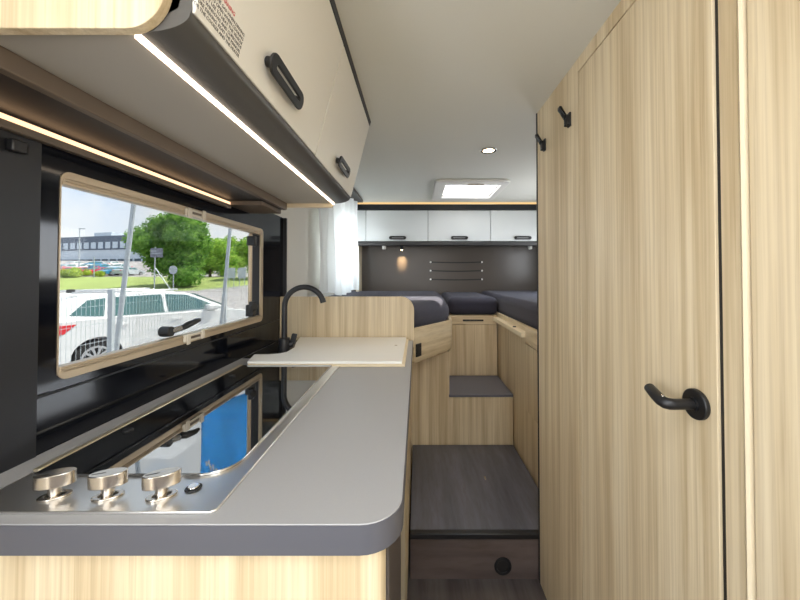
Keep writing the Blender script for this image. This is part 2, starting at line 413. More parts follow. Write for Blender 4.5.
kc = thing('kitchen_cabinet', 'ash veneer kitchen base cabinet under the grey worktop', 'cabinet', (-.4, 1.1, 0))
KZ = TZ-.0445
endp = [(XL+.004, .498), (-.066, .498), (-.054, .504), (-.048, .516), (-.048, .524), (XL+.004, .524)]
MB().prism([(x, y, 0) for x, y in endp], (0, 0, KZ)).build('end_panel', wood_v, kc)
MB().box(XL+.004, -.056, .526, 1.826, 0, KZ).build('carcass', anthra_dark, kc, smooth=False)
fd = MB().box(-.054, -.044, .535, .93, .09, KZ-.01).build('door', fridge_m, kc, bevel=.003, label='dark grey front door')
MB().prism([(-.054, .945, .02), (-.034, .945, .02), (-.028, .953, .02), (-.028, .962, .02), (-.054, .962, .02)], (0, 0, KZ-.02)).build('edge_profile', alu, kc, label='bright aluminium edge profile')
for z0, z1 in ((.12, .37), (.375, .63), (.635, KZ-.008)):
    dr = MB().box(-.054, -.036, .966, 1.822, z0, z1).build('drawer', wood_v, kc, bevel=.002)

# hob ---------------------------------------------------------------
hob = thing('gas_hob', 'steel hob with black glass lid set into the grey worktop', 'hob', (-.49, .9, TZ))
hp = [(-.683, .502)]+[(-.307, .502), (-.30, .508)]+[(-.30, 1.296), (-.683, 1.296)]
gl = [(-.668, .588)]+arc(-.382, .643, .055, -90, 0, 8)+[(-.327, 1.293), (-.668, 1.293)]
MB().prism([(x, y, TZ+.0003) for x, y in hp], (0, 0, .0042)).build('steel_plate', steel, hob, bevel=.0012)
MB().prism([(x, y, TZ+.0046) for x, y in gl], (0, 0, .005)).build('glass_lid', lid_glass, hob, bevel=.001)
MB().box(-.682, -.669, .60, 1.295, TZ+.0046, TZ+.011).build('hinge_rail', alu, hob, bevel=.002)
for k, (x, y) in enumerate(((-.642, .75), (-.632, 1.15))):
    MB().cyl((x, y, TZ+.0096), (x, y, TZ+.0125), .010, seg=24).build('lid_bumper', black_plastic, hob, bevel=.001)
    
for k, x in enumerate((-.573, -.489, -.404)):
    y = .536
    kb = MB().cyl((x, y, TZ+.0046), (x, y, TZ+.022), .0085, seg=24).build('knob', knob_m, hob, bevel=.001)
    ang = math.radians((24, 20, 26)[k])
    oval = [(x+math.cos(ang)*.0255*math.cos(t)-math.sin(ang)*.0125*math.sin(t), y+math.sin(ang)*.0255*math.cos(t)+math.cos(ang)*.0125*math.sin(t), TZ+.0222) for t in [2*PI*i/40 for i in range(40)]]
    MB().prism(oval, (0, 0, .0205)).build('grip', knob_m, kb, bevel=.0012)
    MB().prism([(x+math.cos(ang)*(-.012)+u*math.cos(ang)*.009-v*math.sin(ang)*.0006, y+math.sin(ang)*(-.012)+u*math.sin(ang)*.009+v*math.cos(ang)*.0006, TZ+.0428) for u, v in ((-1, -1), (1, -1), (1, 1), (-1, 1))], (0, 0, .0003)).build('pointer_mark', ink, kb)
    knob_shade_ring = [(x+math.cos(ang)*.021*math.cos(t)-math.sin(ang)*.013*math.sin(t), y+math.sin(ang)*.021*math.cos(t)+math.cos(ang)*.013*math.sin(t)) for t in [2*PI*i/36 for i in range(36)]]
    shade_ring_in = [((p[0]-x)*.6+x, (p[1]-y)*.6+y) for p in knob_shade_ring]
    MB().ring([(a, b, TZ+.0046) for a, b in knob_shade_ring], [(a, b, TZ+.0046) for a, b in shade_ring_in], (0, 0, .003)).build('knob_shade_ring', knob_m, kb, bevel=.001)  # ring added for the knob's shadow and reflection in the steel plate
ig = MB().cyl((-.367, .556, TZ+.0046), (-.367, .556, TZ+.0065), .0125, seg=28).build('igniter_button', black_plastic, hob, bevel=.0008)
MB().cyl((-.367, .556, TZ+.0066), (-.367, .556, TZ+.0095), .0085, seg=24).build('button_cap', chrome, ig, bevel=.001)

# sink cover board ---------------------------------------------------
bp = [(-.658, 1.302), (-.058, 1.302), (-.058, 1.815), (-.632, 1.815), (-.603, 1.675), (-.570, 1.56), (-.570, 1.47), (-.59, 1.44), (-.63, 1.425), (-.69, 1.425)]
sb = thing('sink_cover', 'white sink cover board beside the black tap', 'board', (-.35, 1.55, TZ))
MB().prism([(x, y, TZ+.0105) for x, y in bp], (0, 0, .0095)).build('board', white_board, sb, bevel=.003)
rim = [(-.655, 1.298), (-.046, 1.298), (-.046, 1.818), (-.62, 1.818), (-.59, 1.675), (-.562, 1.56), (-.562, 1.44), (-.655, 1.40)]
MB().prism([(x, y, TZ+.0005) for x, y in rim], (0, 0, .0098)).build('rim', edge_wood, sb, bevel=.002, label='beige rim under the board')
MB().cyl((-.10, 1.60, TZ+.0201), (-.10, 1.60, TZ+.0206), .007, seg=20).build('finger_dimple', clip_m, sb)
# black surround strip behind the tap
tag(MB().box(-.742, -.585, 1.43, 1.822, TZ+.0003, TZ+.0015).build('drip_tray', black_gloss, bevel=.0004, smooth=False), 'flat black drip surface around the tap foot', 'tray')
# tap ---------------------------------------------------------------
tp = thing('kitchen_tap', 'tall matte black curved kitchen tap', 'tap', (-.606, 1.535, TZ+.0016))
MB().cyl((0, 0, 0), (0, 0, .066), .0245, seg=28).build('tap_base', black_matte, tp, local=True, bevel=.002)
sp = [(0, 0, .066), (0, 0, .12), (0, 0, .17), (0, 0, .20)]+[(.09-.09*math.cos(math.radians(a)), 0, .208+.09*math.sin(math.radians(a))) for a in range(0, 166, 8)]
MB().tube(sp, .0122, 18).build('spout', black_matte, tp, local=True)
ex = sp[-1]; MB().cyl((ex[0]-.002, 0, ex[2]+.006), (ex[0]+.003, 0, ex[2]-.012), .0132, seg=20).build('aerator', black_plastic, tp, local=True)
MB().cyl((.018, .006, .036), (.036, .012, .038), .016, seg=20).prism([(.022, .0, .04), (.044, .0, .034), (.056, .0, .082), (.034, .0, .086)], (0, .014, 0)).build('lever', black_matte, tp, local=True, bevel=.003)

# partition board ----------------------------------------------------
pr = [(XL+.002, .905), (-.016, .905)]+arc(-.09, 1.108, .074, 0, 90, 8)+[(XL+.002, 1.182)]
tag(MB().prism([(x, 1.828, z) for x, z in pr], (0, .018, 0)).build('partition_board', wood_v2, bevel=.002), 'ash veneer partition board with a rounded corner behind the sink cover', 'partition')

# ------------------------------------------------------------------ overhead kitchen cabinet
oc = thing('overhead_cabinet', 'long overhead kitchen cabinet with white doors above the worktop', 'cabinet', (-.5, 1.0, 1.6))
U = Vector((.09, 0, .353)).normalized(); NN = Vector((U.z, 0, -U.x)); B0 = Vector((-.298, 0, 1.647))-NN*.0172
OY0, OY1 = .44, 1.505
def DP(y, s, t=0): p = B0+U*s+NN*t; return Vector((p.x, y, p.z))
def dbox(mb, y0, y1, s0, s1, t0, t1):
    mb.prism([DP(y0, s0, t0), DP(y1, s0, t0), DP(y1, s1, t0), DP(y0, s1, t0)], NN*(t1-t0)); return mb
# side profile of carcass
curve = [(-.298-.072*math.sin(math.radians(a))*1.0, 1.647-.022*(1-math.cos(math.radians(a)))*1.0) for a in range(0, 91, 9)]
cv = []
for i in range(11):   # bulging lower front: from the door foot round to the underside
    a = math.radians(9*i); cv.append((-.37+.072*math.cos(a)**.8, 1.647-.026*math.sin(a)**.8))
prof = [(XL+.002, 1.998), (-.230, 1.998), (-.318, 1.655), (-.37, 1.628), (XL+.002, 1.628)]
MB().prism([(x, OY0, z) for x, z in prof], (0, OY1-OY0, 0)).build('carcass', anthra, oc, smooth=False)
pts = [(-.300, 1.653)]+[(-.37+.068*math.cos(math.radians(9*i)), 1.648-.0255*math.sin(math.radians(9*i))) for i in range(11)]
MB().loft([[(x, OY0, z) for x, z in pts+[(-.37, 1.629), (-.335, 1.70), (-.302, 1.70)]], [(x, OY1+.002, z) for x, z in pts+[(-.37, 1.629), (-.335, 1.70), (-.302, 1.70)]]]).build('curved_valance', pbr('valance_grey', (82, 80, 77), .45), oc)
MB().box(-.585, -.380, OY0, OY1, 1.6225, 1.6275).build('underside_panel', pbr('underside_grey', (168, 163, 154), .5), oc, smooth=False)
MB().box(XL+.003, -.604, OY0, OY1, 1.594, 1.6275).build('rear_duct', black_matte, oc, smooth=False)
MB().box(-.604, -.586, OY0, OY1, 1.592, 1.6275).build('lip_profile', bronze, oc, bevel=.002, label='bronze brown profile along the underside')
MB().box(-.377, -.373, OY0+.002, OY1, 1.6165, 1.6262).build('light_strip', led_cool, oc, smooth=False, label='glowing warm white light strip')
# end panels with rounded lower front corner
ep = [(XL+.004, 1.998), (-.241, 1.998), (-.324, 1.676)]+[(-.376+.052*math.cos(math.radians(a)), 1.676-.058*math.sin(math.radians(a))) for a in range(10, 91, 10)]+[(XL+.004, 1.618)]
MB().prism([(x, .426, z) for x, z in ep], (0, .0135, 0)).build('end_panel', wood_v, oc, bevel=.001)
ep2 = [(XL+.004, 1.998), (-.222, 1.998), (-.315, 1.66), (-.37, 1.636), (-.385, 1.606), (XL+.004, 1.606)]
MB().prism([(x, OY1+.003, z) for x, z in ep2], (0, .014, 0)).build('end_panel', wood_x, oc)
DT = .366
def oval_handle(parent, ce, du, dv, dn, L=.17, H=.040, slot=(.122, .0085), off=.012, th=.006):
    """stadium shaped black grip with a long slot, held off the door by two stubs"""
    n = 8
    def stad(l, h): 
        r = h/2; a = l/2-r
        return [(a+r*math.cos(math.radians(t)), r*math.sin(math.radians(t))) for t in [-90+180*i/n for i in range(n+1)]]+[(-a+r*math.cos(math.radians(t)), r*math.sin(math.radians(t))) for t in [90+180*i/n for i in range(n+1)]]
    P = lambda q, o: ce+du*q[0]+dv*q[1]+dn*o
    mb = MB().ring([P(q, off) for q in stad(L, H)], [P(q, off) for q in stad(*slot)], dn*th)
    for sx in (-1, 1): mb.cyl(P((sx*(L/2-.016), 0), .0002), P((sx*(L/2-.016), 0), off+.002), .010, seg=16)
    return mb.build('handle', black_plastic, parent, bevel=.002)
YV = Vector((0, 1, 0)); XV = Vector((1, 0, 0)); ZV = Vector((0, 0, 1))
for k, (a, b, hyc) in enumerate(((OY0+.002, .972, .695), (.976, OY1-.001, 1.24))):
    dm = dbox(MB(), a, b, .003, .338, .001, .017)
    dd = dm.build('door', white_door, oc, bevel=.0015)
    oval_handle(dd, DP(hyc, .058, .017), YV, U, NN)
    if k == 0:
        base = DP(0, 0, .0174)
        R = Matrix((YV, U, NN)).transposed().to_4x4()
        def note(nm, txt, y, s, size, mat, ax):
            cu = bpy.data.curves.new(nm, 'FONT'); cu.body = txt; cu.size = size; cu.align_x = ax; cu.extrude = .00012
            cu.space_line = 1.05; cu.resolution_u = 2
            tmp = bpy.data.objects.new(nm, cu); COL.objects.link(tmp)
            bpy.context.view_layer.update()
            me = bpy.data.meshes.new_from_object(tmp.evaluated_get(bpy.context.evaluated_depsgraph_get()))
            bpy.data.objects.remove(tmp); bpy.data.curves.remove(cu)
            me.transform(Matrix.Translation(DP(y, s, .0173)-world_loc(dd)) @ R); me.name = nm
            me.materials.clear(); me.materials.append(mat)
            o = bpy.data.objects.new(nm, me); COL.objects.link(o); o.parent = dd
            return o
        NOTE = note
dbox(MB(), OY0, OY1, .339, .358, .0, .019).build('top_trim', black_matte, oc, bevel=.001)
dbox(MB(), OY0, OY1, .3585, .3640, .004, .012).build('top_light', led_soft, oc, smooth=False, label='warm light line along the ceiling')
NOTE('warning_text', 'WARNING', .515, .0565, .0085, red_ink, 'RIGHT')
NOTE('notice_text', "TURN OFF THE GAS WHEN DRIVING\nKEEP ROOF VENTS OPEN WHEN COOKING\nDO NOT USE TO HEAT THE VEHICLE\nCLOSE ALL WINDOWS AND CUPBOARDS\nBEFORE DRIVING. READ THE MANUAL\nFOR THE COOKER AND THE HEATER", .548, .048, .0068, ink, 'RIGHT')

# wall light strip under the overhead cabinet
ls = thing('wall_light_strip', 'warm light strip on the black wall above the kitchen window', 'light strip', (XL, .8, 1.575))
MB().box(XL+.0065, XL+.022, -.19, 1.31, 1.560, 1.5755).build('housing', bronze, ls, bevel=.002)
MB().box(XL+.0065, XL+.018, -.19, 1.31, 1.5757, 1.586).build('diffuser', led_warm, ls, smooth=False)
tag(MB().box(XL+.008, XL+.022, .60, .625, 1.525, 1.548).build('wall_switch', black_plastic, bevel=.003), 'tiny black switch on the matte black wall panel', 'switch')
struct(MB().box(XL+.001, -.61, 1.31, 1.50, 1.575, 1.592).build('trim_5', bronze, bevel=.002), 'brown shelf trim at the end of the wall light strip', 'trim')

# ------------------------------------------------------------------ platform, steps, beds
pf = thing('step_platform', 'low dark platform step with black edge strip in the aisle', 'step', (.3, 1.8, 0))
PZ = .1985
MB().box(-.028, .626, 1.455, 2.19, .0, PZ-.012).build('riser', riser_m, pf, smooth=False, label='brown plank front of the platform')
MB().box(-.028, .626, 1.47, 2.19, PZ-.0118, PZ).build('tread', wood('grey_plank_vinyl', (112, 114, 126), (99, 101, 112), (84, 86, 97), (9, 1.2, 9), rough=.3), pf, smooth=False)
MB().box(-.028, .626, 1.443, 1.4695, PZ-.024, PZ+.001).build('edge_strip', black_plastic, pf, bevel=.004)
s_ = MB(); o_ = [(.367+.037*math.cos(2*PI*i/32), 1.4548, .056+.037*math.sin(2*PI*i/32)) for i in range(32)]; i_ = [(.367+.026*math.cos(2*PI*i/32), 1.4548, .056+.026*math.sin(2*PI*i/32)) for i in range(32)]
s_.ring(o_, i_, (0, -.006, 0)).build('vent_ring', black_plastic, pf, bevel=.001)
MB().cyl((.367, 1.4548, .056), (.367, 1.452, .056), .0262, seg=32).build('vent_disc', dark_recess, pf)
MB().box(.366, .373, 1.82, 1.85, PZ+.0001, PZ+.002).build('floor_latch', chrome, pf, bevel=.0008)

st = thing('upper_step', 'higher step with a dark grey tread below the rear drawer', 'step', (.42, 2.4, PZ))
MB().box(.212, .626, 2.199, 2.605, 0, .505).build('riser', wood_v, st, smooth=False)
MB().box(.208, .626, 2.192, 2.607, .505, .522).build('tread', pbr('grey_tread', (100, 101, 112), .5, var=.05, vscale=200), st, bevel=.002)

lb = thing('left_bed_base', 'ash veneer base of the left bed with a slanted side board', 'bed base', (-.3, 2.6, 0))
MB().box(XL+.004, .2112, 2.199, 2.605, 0, .80).box(XL+.004, -.036, 1.85, 2.199, 0, .80).box(XL+.004, .225, 2.612, 3.49, 0, .98).build('carcass', wood_v, lb, smooth=False)
path = [(-.014, 1.852), (.20, 2.165), (.222, 2.20), (.232, 2.235), (.235, 2.28), (.235, 2.607)]
nor = []
for i, p in enumerate(path):
    a = Vector(path[max(0, i-1)]); b = Vector(path[min(len(path)-1, i+1)]); d = (b-a).normalized(); nor.append(Vector((-d.y, d.x)))
m = MB().loft([[(p[0], p[1], .818), (p[0], p[1], 1.004), (p[0]+n.x*.02, p[1]+n.y*.02, 1.004), (p[0]+n.x*.02, p[1]+n.y*.02, .818)] for p, n in zip(path, nor)])
m.build('side_board', wood_x, lb, bevel=.0015)
MB().prism([(XL+.006, 1.853, .802), (-.04, 1.853, .802), (.195, 2.19, .802), (.212, 2.25, .802), (.212, 2.605, .802), (XL+.006, 2.605, .802)], (0, 0, .17)).build('bed_deck', wood_y, lb, smooth=False)
# switch plate on slanted board
dv = (Vector((.20, 2.165, 0))-Vector((-.014, 1.852, 0))).normalized(); dn = Vector((dv.y, -dv.x, 0))
c0 = Vector((-.014, 1.852, 0))+dv*.035
pl = MB().prism([c0-dv*.025+ZV*.845+dn*.0005, c0+dv*.025+ZV*.845+dn*.0005, c0+dv*.025+ZV*.917+dn*.0005, c0-dv*.025+ZV*.917+dn*.0005], dn*.007).build('socket_plate', black_plastic, lb, bevel=.002)
MB().prism([c0-dv*.012+ZV*.868+dn*.0078, c0+dv*.012+ZV*.868+dn*.0078, c0+dv*.012+ZV*.895+dn*.0078, c0-dv*.012+ZV*.895+dn*.0078], dn*.002).build('rocker', anthra_dark, pl, bevel=.001)

cc = thing('rear_cabinet', 'ash veneer cabinet with a slim black-handled drawer under the middle mattress', 'cabinet', (.43, 3.0, .0))
MB().box(.239, .622, 2.62, 3.49, 0, .985).build('carcass', wood_v2, cc, smooth=False)
MB().box(.240, .622, 2.609, 2.619, .524, .915).build('lower_panel', wood_v, cc, bevel=.001)
dw = MB().box(.240, .622, 2.606, 2.619, .919, .986).build('drawer', wood_x, cc, bevel=.0015)
MB().box(.355, .515, 2.597, 2.6058, .942, .955).build('handle', black_plastic, dw, bevel=.003)
rb = thing('right_bed_base', 'ash veneer base of the right bed beside the steps', 'bed base', (1.0, 2.5, 0))
MB().box(.632, XR-.006, 1.45, 3.49, 0, .985).build('carcass', wood_v, rb, smooth=False)
MB().box(.630, .650, 1.45, 3.49, .935, 1.004).build('side_board', wood_y, rb, bevel=.0015)
MB().box(.588, .6298, 1.90, 2.595, .946, .974).build('ledge', edge_wood, rb, bevel=.003)  # paler wood stands in for light catching the ledge top
MB().box(.612, .6298, 1.50, 1.90, .925, 1.006).build('end_block', wood_y, rb, bevel=.002)
MB().box(.6225, .6318, 1.46, 1.93, .53, .905).build('access_door', wood_v2, rb, bevel=.002)
MB().cyl((.6, 2.1, .975), (.618, 2.1, .975), .006).build('ledge_button', black_plastic, rb)

def mattress(pts, z0, z1, label, r=.045):
    o = MB().prism([(x, y, z0) for x, y in pts], (0, 0, z1-z0)).build('mattress', navy, bevel=r, seg=6)
    tag(o, label, 'mattress', 'navy mattresses of the rear beds'); return o
mattress([(XL+.006, 1.85), (-.03, 1.87), (.18, 2.18), (.214, 2.25), (.214, 2.61), (.236, 2.70), (.236, 3.48), (XL+.006, 3.48)], 1.0045-.031, 1.137, 'navy left mattress with a sunlit patch, behind the partition board', .07)
mattress([(.242, 2.615), (.640, 2.615), (.640, 3.48), (.242, 3.48)], .9875, 1.125, 'navy middle mattress above the slim drawer', .05)
mattress([(.653, 1.46), (1.34, 1.46), (1.34, 3.48), (.653, 3.48)], .9865, 1.14, 'navy right mattress beside the washroom', .045)

# ------------------------------------------------------------------ rear overhead cabinets
ro = thing('rear_overhead_cabinet', 'row of white overhead lockers above the beds on the rear wall', 'cabinet', (.36, 3.35, 1.6))
RX0, RX1 = -.58, 1.34
MB().box(RX0, RX1, 3.222, 3.497, 1.60, 1.998).build('carcass', anthra_dark, ro, smooth=False)
MB().box(RX0, RX1, 3.195, 3.221, 1.922, 1.978).build('top_rail', black_matte, ro, bevel=.003)
MB().box(RX0, RX1, 3.195, 3.221, 1.580, 1.622).build('bottom_rail', anthra_dark, ro, bevel=.008, seg=3)
MB().box(RX0, RX1, 3.205, 3.2215, 1.980, 1.9975).build('light_strip', led_soft, ro, smooth=False, label='warm light line at the ceiling')
MB().box(RX0, -.492, 3.202, 3.2212, 1.625, 1.919).build('filler_panel', locker_white, ro, bevel=.001)
for a, b, hc in ((-.488, .103, -.185), (.107, .704, .405), (.708, 1.31, 1.01)):
    d = MB().box(a, b, 3.202, 3.2212, 1.625, 1.919).build('door', locker_white, ro, bevel=.002)
    oval_handle(d, Vector((hc, 3.202, 1.655)), XV, ZV, Vector((0, -1, 0)), L=.165, H=.034, slot=(.12, .006))
# under locker lamps
for k, (x, lab, mt) in enumerate(((-.325, 'small white lamp under the lockers, left of the wall straps', 0), (1.115, 'small white lamp under the lockers, nearest the washroom wall', 0), (-.155, 'small black reading spot shining on the rear wall', 1))):
    t = thing('reading_lamp', lab, 'lamp', (x, 3.40 if mt else 3.30, 1.6), 0, 'lamps under the rear lockers')
    MB().cyl((0, 0, 0), (0, 0, -.012), .02, seg=20).cyl((0, 0, -.012), (0, -.006, -.045), .016 if mt else .02, seg=20).build('lamp_body', black_plastic if mt else white_plastic, t, local=True, bevel=.003)
    MB().cyl((0, -.006, -.0455), (0, -.006, -.0475), .012, seg=18).build('lens', spot_emit if mt else white_plastic, t, local=True)
# wall straps
for z, lab in ((1.435, 'uppermost'), (1.345, 'middle'), (1.255, 'lowest')):
    t = thing('wall_strap', lab+' of the three dark straps stretched across the rear wall', 'strap', (.41, YB, z), 0, 'straps on the rear wall')
    n = 12
    MB().loft([[(-.262+.524*i/n, -.003, -.006-.006*math.sin(PI*i/n)), (-.262+.524*i/n, -.003, .006-.006*math.sin(PI*i/n)), (-.262+.524*i/n, -.007, .006-.006*math.sin(PI*i/n)), (-.262+.524*i/n, -.007, -.006-.006*math.sin(PI*i/n))] for i in range(n+1)]).build('band', strap_m, t, local=True)
    for x in (-.268, .268): MB().cyl((x, -.001, 0), (x, -.008, 0), .0095, seg=18).build('button', white_plastic, t, local=True, bevel=.002)

# corner post behind curtain, curtain and rail
struct(MB().box(-.60, -.575, 3.30, 3.497, 1.0, 1.60).build('trim_6', edge_wood), 'pale wooden corner strip beside the curtain', 'trim')
cu = thing('curtain', 'sheer white curtain bunched at the left bed window', 'curtain', (-.60, 2.5, 1.15))
nx, nz = 90, 14; rows = []
for j in range(nz+1):
    fz = j/nz; z = 1.152+(1.965-1.152)*fz; row = []
    for i in range(nx+1):
        f = i/nx; y = 2.33+.70*f+.03*math.sin(3*fz+f*4)*(1-fz)
        amp = .022*(.5+.9*f)*(1-.35*fz)
        x = -.685+.135*f+amp*math.sin(f*46+1.3*math.sin(f*9))+.008*math.sin(fz*5+f*20)
        row.append((x, y, z+.02*math.sin(f*9)*(1-fz)))
    rows.append(row)
MB().loft(rows, closed=False).build('cloth', curtain_m, cu)
MB().box(-.72, -.50, 2.28, 3.10, 1.972, 1.995).build('rail', anthra, cu, bevel=.004)

# ceiling spot, roof hatch
cs = thing('ceiling_spot', 'small glowing round spotlight in the ceiling', 'ceiling light', (.40, 1.86, ZC))
MB().ring([(.045*math.cos(2*PI*i/36), .045*math.sin(2*PI*i/36), -.0005) for i in range(36)], [(.030*math.cos(2*PI*i/36), .030*math.sin(2*PI*i/36), -.0005) for i in range(36)], (0, 0, -.007)).build('bezel', chrome, cs, local=True, bevel=.002)
MB().cyl((0, 0, -.0008), (0, 0, -.005), .030, seg=30).build('lens', spot_emit, cs, local=True)
rh = thing('roof_hatch', 'bright square roof hatch in the ceiling above the beds', 'roof hatch', ((hx0+hx1)/2, (hy0+hy1)/2, ZC))
def xy(r, z): return [(x, y, z) for x, y in r]
MB().ring(xy(rrect(.13, .69, 2.42, 3.06, .05), ZC-.024), xy(rrect(hx0+.004, hx1-.004, hy0+.004, hy1-.004, .02), ZC-.024), (0, 0, .0235)).build('hatch_frame', white_plastic, rh, bevel=.012, seg=3)
MB().ring(xy(rrect(hx0+.001, hx1-.001, hy0+.001, hy1-.001, .02), ZC), xy(rrect(hx0+.01, hx1-.01, hy0+.01, hy1-.01, .02), ZC), (0, 0, .075)).build('shaft', white_plastic, rh)
MB().box(hx0-.03, hx1+.03, hy0-.03, hy1+.03, ZC+.0785, ZC+.0788).build('dome_pane', hatch_m, rh, smooth=False)
MB().box(.38, .50, hy0-.05, hy0-.02, ZC-.032, ZC-.024).build('blind_grip', clip_m, rh, bevel=.003)

# ------------------------------------------------------------------ outdoors
GZ = -.5
def terr(y):
    if y < 38: return GZ
    if y < 55: t = (y-38)/17; return GZ+1.5*t*t*(3-2*t)
    return 1.0+(y-55)*.0735
grass_m = pbr('mown_grass', (136, 152, 84), .9, var=.35, vscale=.35, bump=.3, bscale=20)
road_m = pbr('pale_asphalt', (150, 147, 147), .9, var=.08, vscale=1.5)
struct(MB().box(-130, 60, -12, 38.2, GZ-.3, GZ).build('ground', road_m, smooth=False), 'pale paved yard outside the window', 'ground')
ys = [38+i for i in range(18)]
mm = MB().loft([[(-140, y, terr(y)+.01), (60, y, terr(y)+.01)] for y in ys], closed=False)
struct(mm.build('lawn', grass_m), 'green lawn bank behind the paved yard', 'lawn')
mm = MB().loft([[(-260, y, terr(y)), (80, y, terr(y))] for y in (54.8, 60, 80, 100, 130, 200)], closed=False)
struct(mm.build('road', road_m), 'car park slope behind the lawn', 'road')
struct(MB().prism([(-24.6, 37, GZ+.012), (-17.5, 37, GZ+.012), (-19.4, 44, terr(44)+.03), (-22, 44, terr(44)+.03)], (0, 0, .01)).build('path', road_m, smooth=False), 'pale path leading uphill past the trees', 'path')

glass_car = pbr('car_glass', (70, 104, 104), .08, ior=1.6)
tyre_m = pbr('tyre', (34, 34, 36), .8)
rim_m = pbr('alloy', (190, 192, 196), .3, metal=.7)
tail_m = pbr('red_lens', (214, 48, 58), .2)
arch_m = pbr('arch_plastic', (48, 50, 52), .7)
def car(label, loc, rz, paint, detail=True, name='car', wagon=True, group=None):
    t = thing(name, label, 'car', loc, rz, group)
    L, W = 4.75, .91
    # side outline of the lower body, nose at +x; wheel openings cut as arcs
    def arcpts(cx, r): return [(cx+r*math.cos(math.radians(a)), .33+r*math.sin(math.radians(a))) for a in range(0, 181, 15)]
    low = [(2.36, .30), (2.38, .55), (2.28, .74), (1.9, .86), (1.15, .98), (.3, 1.00), (-1.2, 1.03), (-2.1, 1.02), (-2.32, .92), (-2.36, .62), (-2.30, .32)]
    bot = [(-1.35-.37, .26)]+arcpts(-1.35, .37)[::-1]+[(-1.35+.37, .22), (1.42-.37, .22)]+arcpts(1.42, .37)[::-1]+[(1.42+.37, .26)]
    poly = low+bot
    rings = []
    for y, k in ((-W, .0), (-W+.06, .0), (W-.06, .0), (W, .0)):
        s_ = .985 if abs(y) == W else 1.0
        rings.append([(x*s_, y, z if z < .5 else (z-.5)*(.97 if abs(y) == W else 1.)+.5) for x, z in poly])
    MB().loft(rings).build('body', paint, t, local=True, smooth=True)
    if wagon: gp = [(1.2, .97), (.28, 1.40), (-.2, 1.47), (-1.3, 1.45), (-1.72, 1.38), (-2.22, 1.0)]
    else: gp = [(1.1, .97), (.25, 1.38), (-.3, 1.44), (-1.0, 1.38), (-1.85, 1.0)]
    def gw(z): return W-.03-max(0, z-1.0)*.42
    g = MB(); g.loft([[(x, -gw(z), z) for x, z in gp], [(x, -gw(z)+.05, z+.0) for x, z in gp], [(x, gw(z)-.05, z) for x, z in gp], [(x, gw(z), z) for x, z in gp]])
    g.build('cabin', paint, t, local=True, bevel=.03)
    if wagon:
        wins = [[(.92, 1.03), (.22, 1.36), (-.20, 1.395), (-.20, 1.03)], [(-.27, 1.03), (-.27, 1.395), (-1.12, 1.38), (-1.18, 1.04)], [(-1.24, 1.05), (-1.18, 1.375), (-1.44, 1.345), (-1.70, 1.10)]]
    else:
        wins = [[(.85, 1.03), (.22, 1.34), (-.20, 1.37), (-.20, 1.03)], [(-.27, 1.03), (-.27, 1.37), (-.95, 1.33), (-1.35, 1.05)]]
    for w in wins:
        for s in (-1, 1):
            MB().prism([(x, s*(gw(z)+.004), z) for x, z in w], (0, -s*.02, 0)).build('side_window', glass_car, t, local=True, smooth=False)
    yy = gw(1.1)-.08; yt = gw(1.36)-.06
    x1, x2 = gp[0][0], gp[1][0]
    MB().prism([(x1-.10+.02, -yy, 1.03), (x1-.10+.02, yy, 1.03), (x2+.10+.02, yt, 1.36), (x2+.10+.02, -yt, 1.36)], (.02, 0, .02)).build('windscreen', glass_car, t, local=True, smooth=False)
    xb = gp[-1][0]; xt = gp[-2][0]; zt = gp[-2][1]
    f = lambda q: (xb+(xt-xb)*q-.012, 1.0+(zt-1.0)*q)
    a, b = f(.15), f(.86)
    MB().prism([(a[0], -yy, a[1]), (a[0], yy, a[1]), (b[0], yt, b[1]), (b[0], -yt, b[1])], (-.015, 0, 0)).build('rear_window', glass_car, t, local=True, smooth=False)
    for cx in (-1.35, 1.42):
        for s in (-1, 1):
            wh = MB().cyl((cx, s*(W-.22), .32), (cx, s*(W-.015), .32), .32, seg=32).build('wheel', tyre_m, t, local=True, bevel=.03)
            if detail:
                r_ = MB().ring([(cx+.215*math.cos(2*PI*i/30), s*(W-.016), .32+.215*math.sin(2*PI*i/30)) for i in range(30)], [(cx+.18*math.cos(2*PI*i/30), s*(W-.016), .32+.18*math.sin(2*PI*i/30)) for i in range(30)], (0, s*.016, 0))
                for k in range(10):
                    t_ = 2*PI*k/10; c_, n_ = math.cos(t_), math.sin(t_)
                    r_.prism([(cx+c_*.03-n_*.016, s*(W-.015), .32+n_*.03+c_*.016), (cx+c_*.19-n_*.02, s*(W-.015), .32+n_*.19+c_*.02), (cx+c_*.19+n_*.02, s*(W-.015), .32+n_*.19-c_*.02), (cx+c_*.03+n_*.016, s*(W-.015), .32+n_*.03-c_*.016)], (0, s*.012, 0))
                r_.cyl((cx, s*(W-.014), .32), (cx, s*(W+.002), .32), .045).build('hub_cap', rim_m, wh, local=True)
            else:
                MB().cyl((cx, s*(W-.014), .32), (cx, s*(W+.0), .32), .19).build('hub_cap', rim_m, wh, local=True)
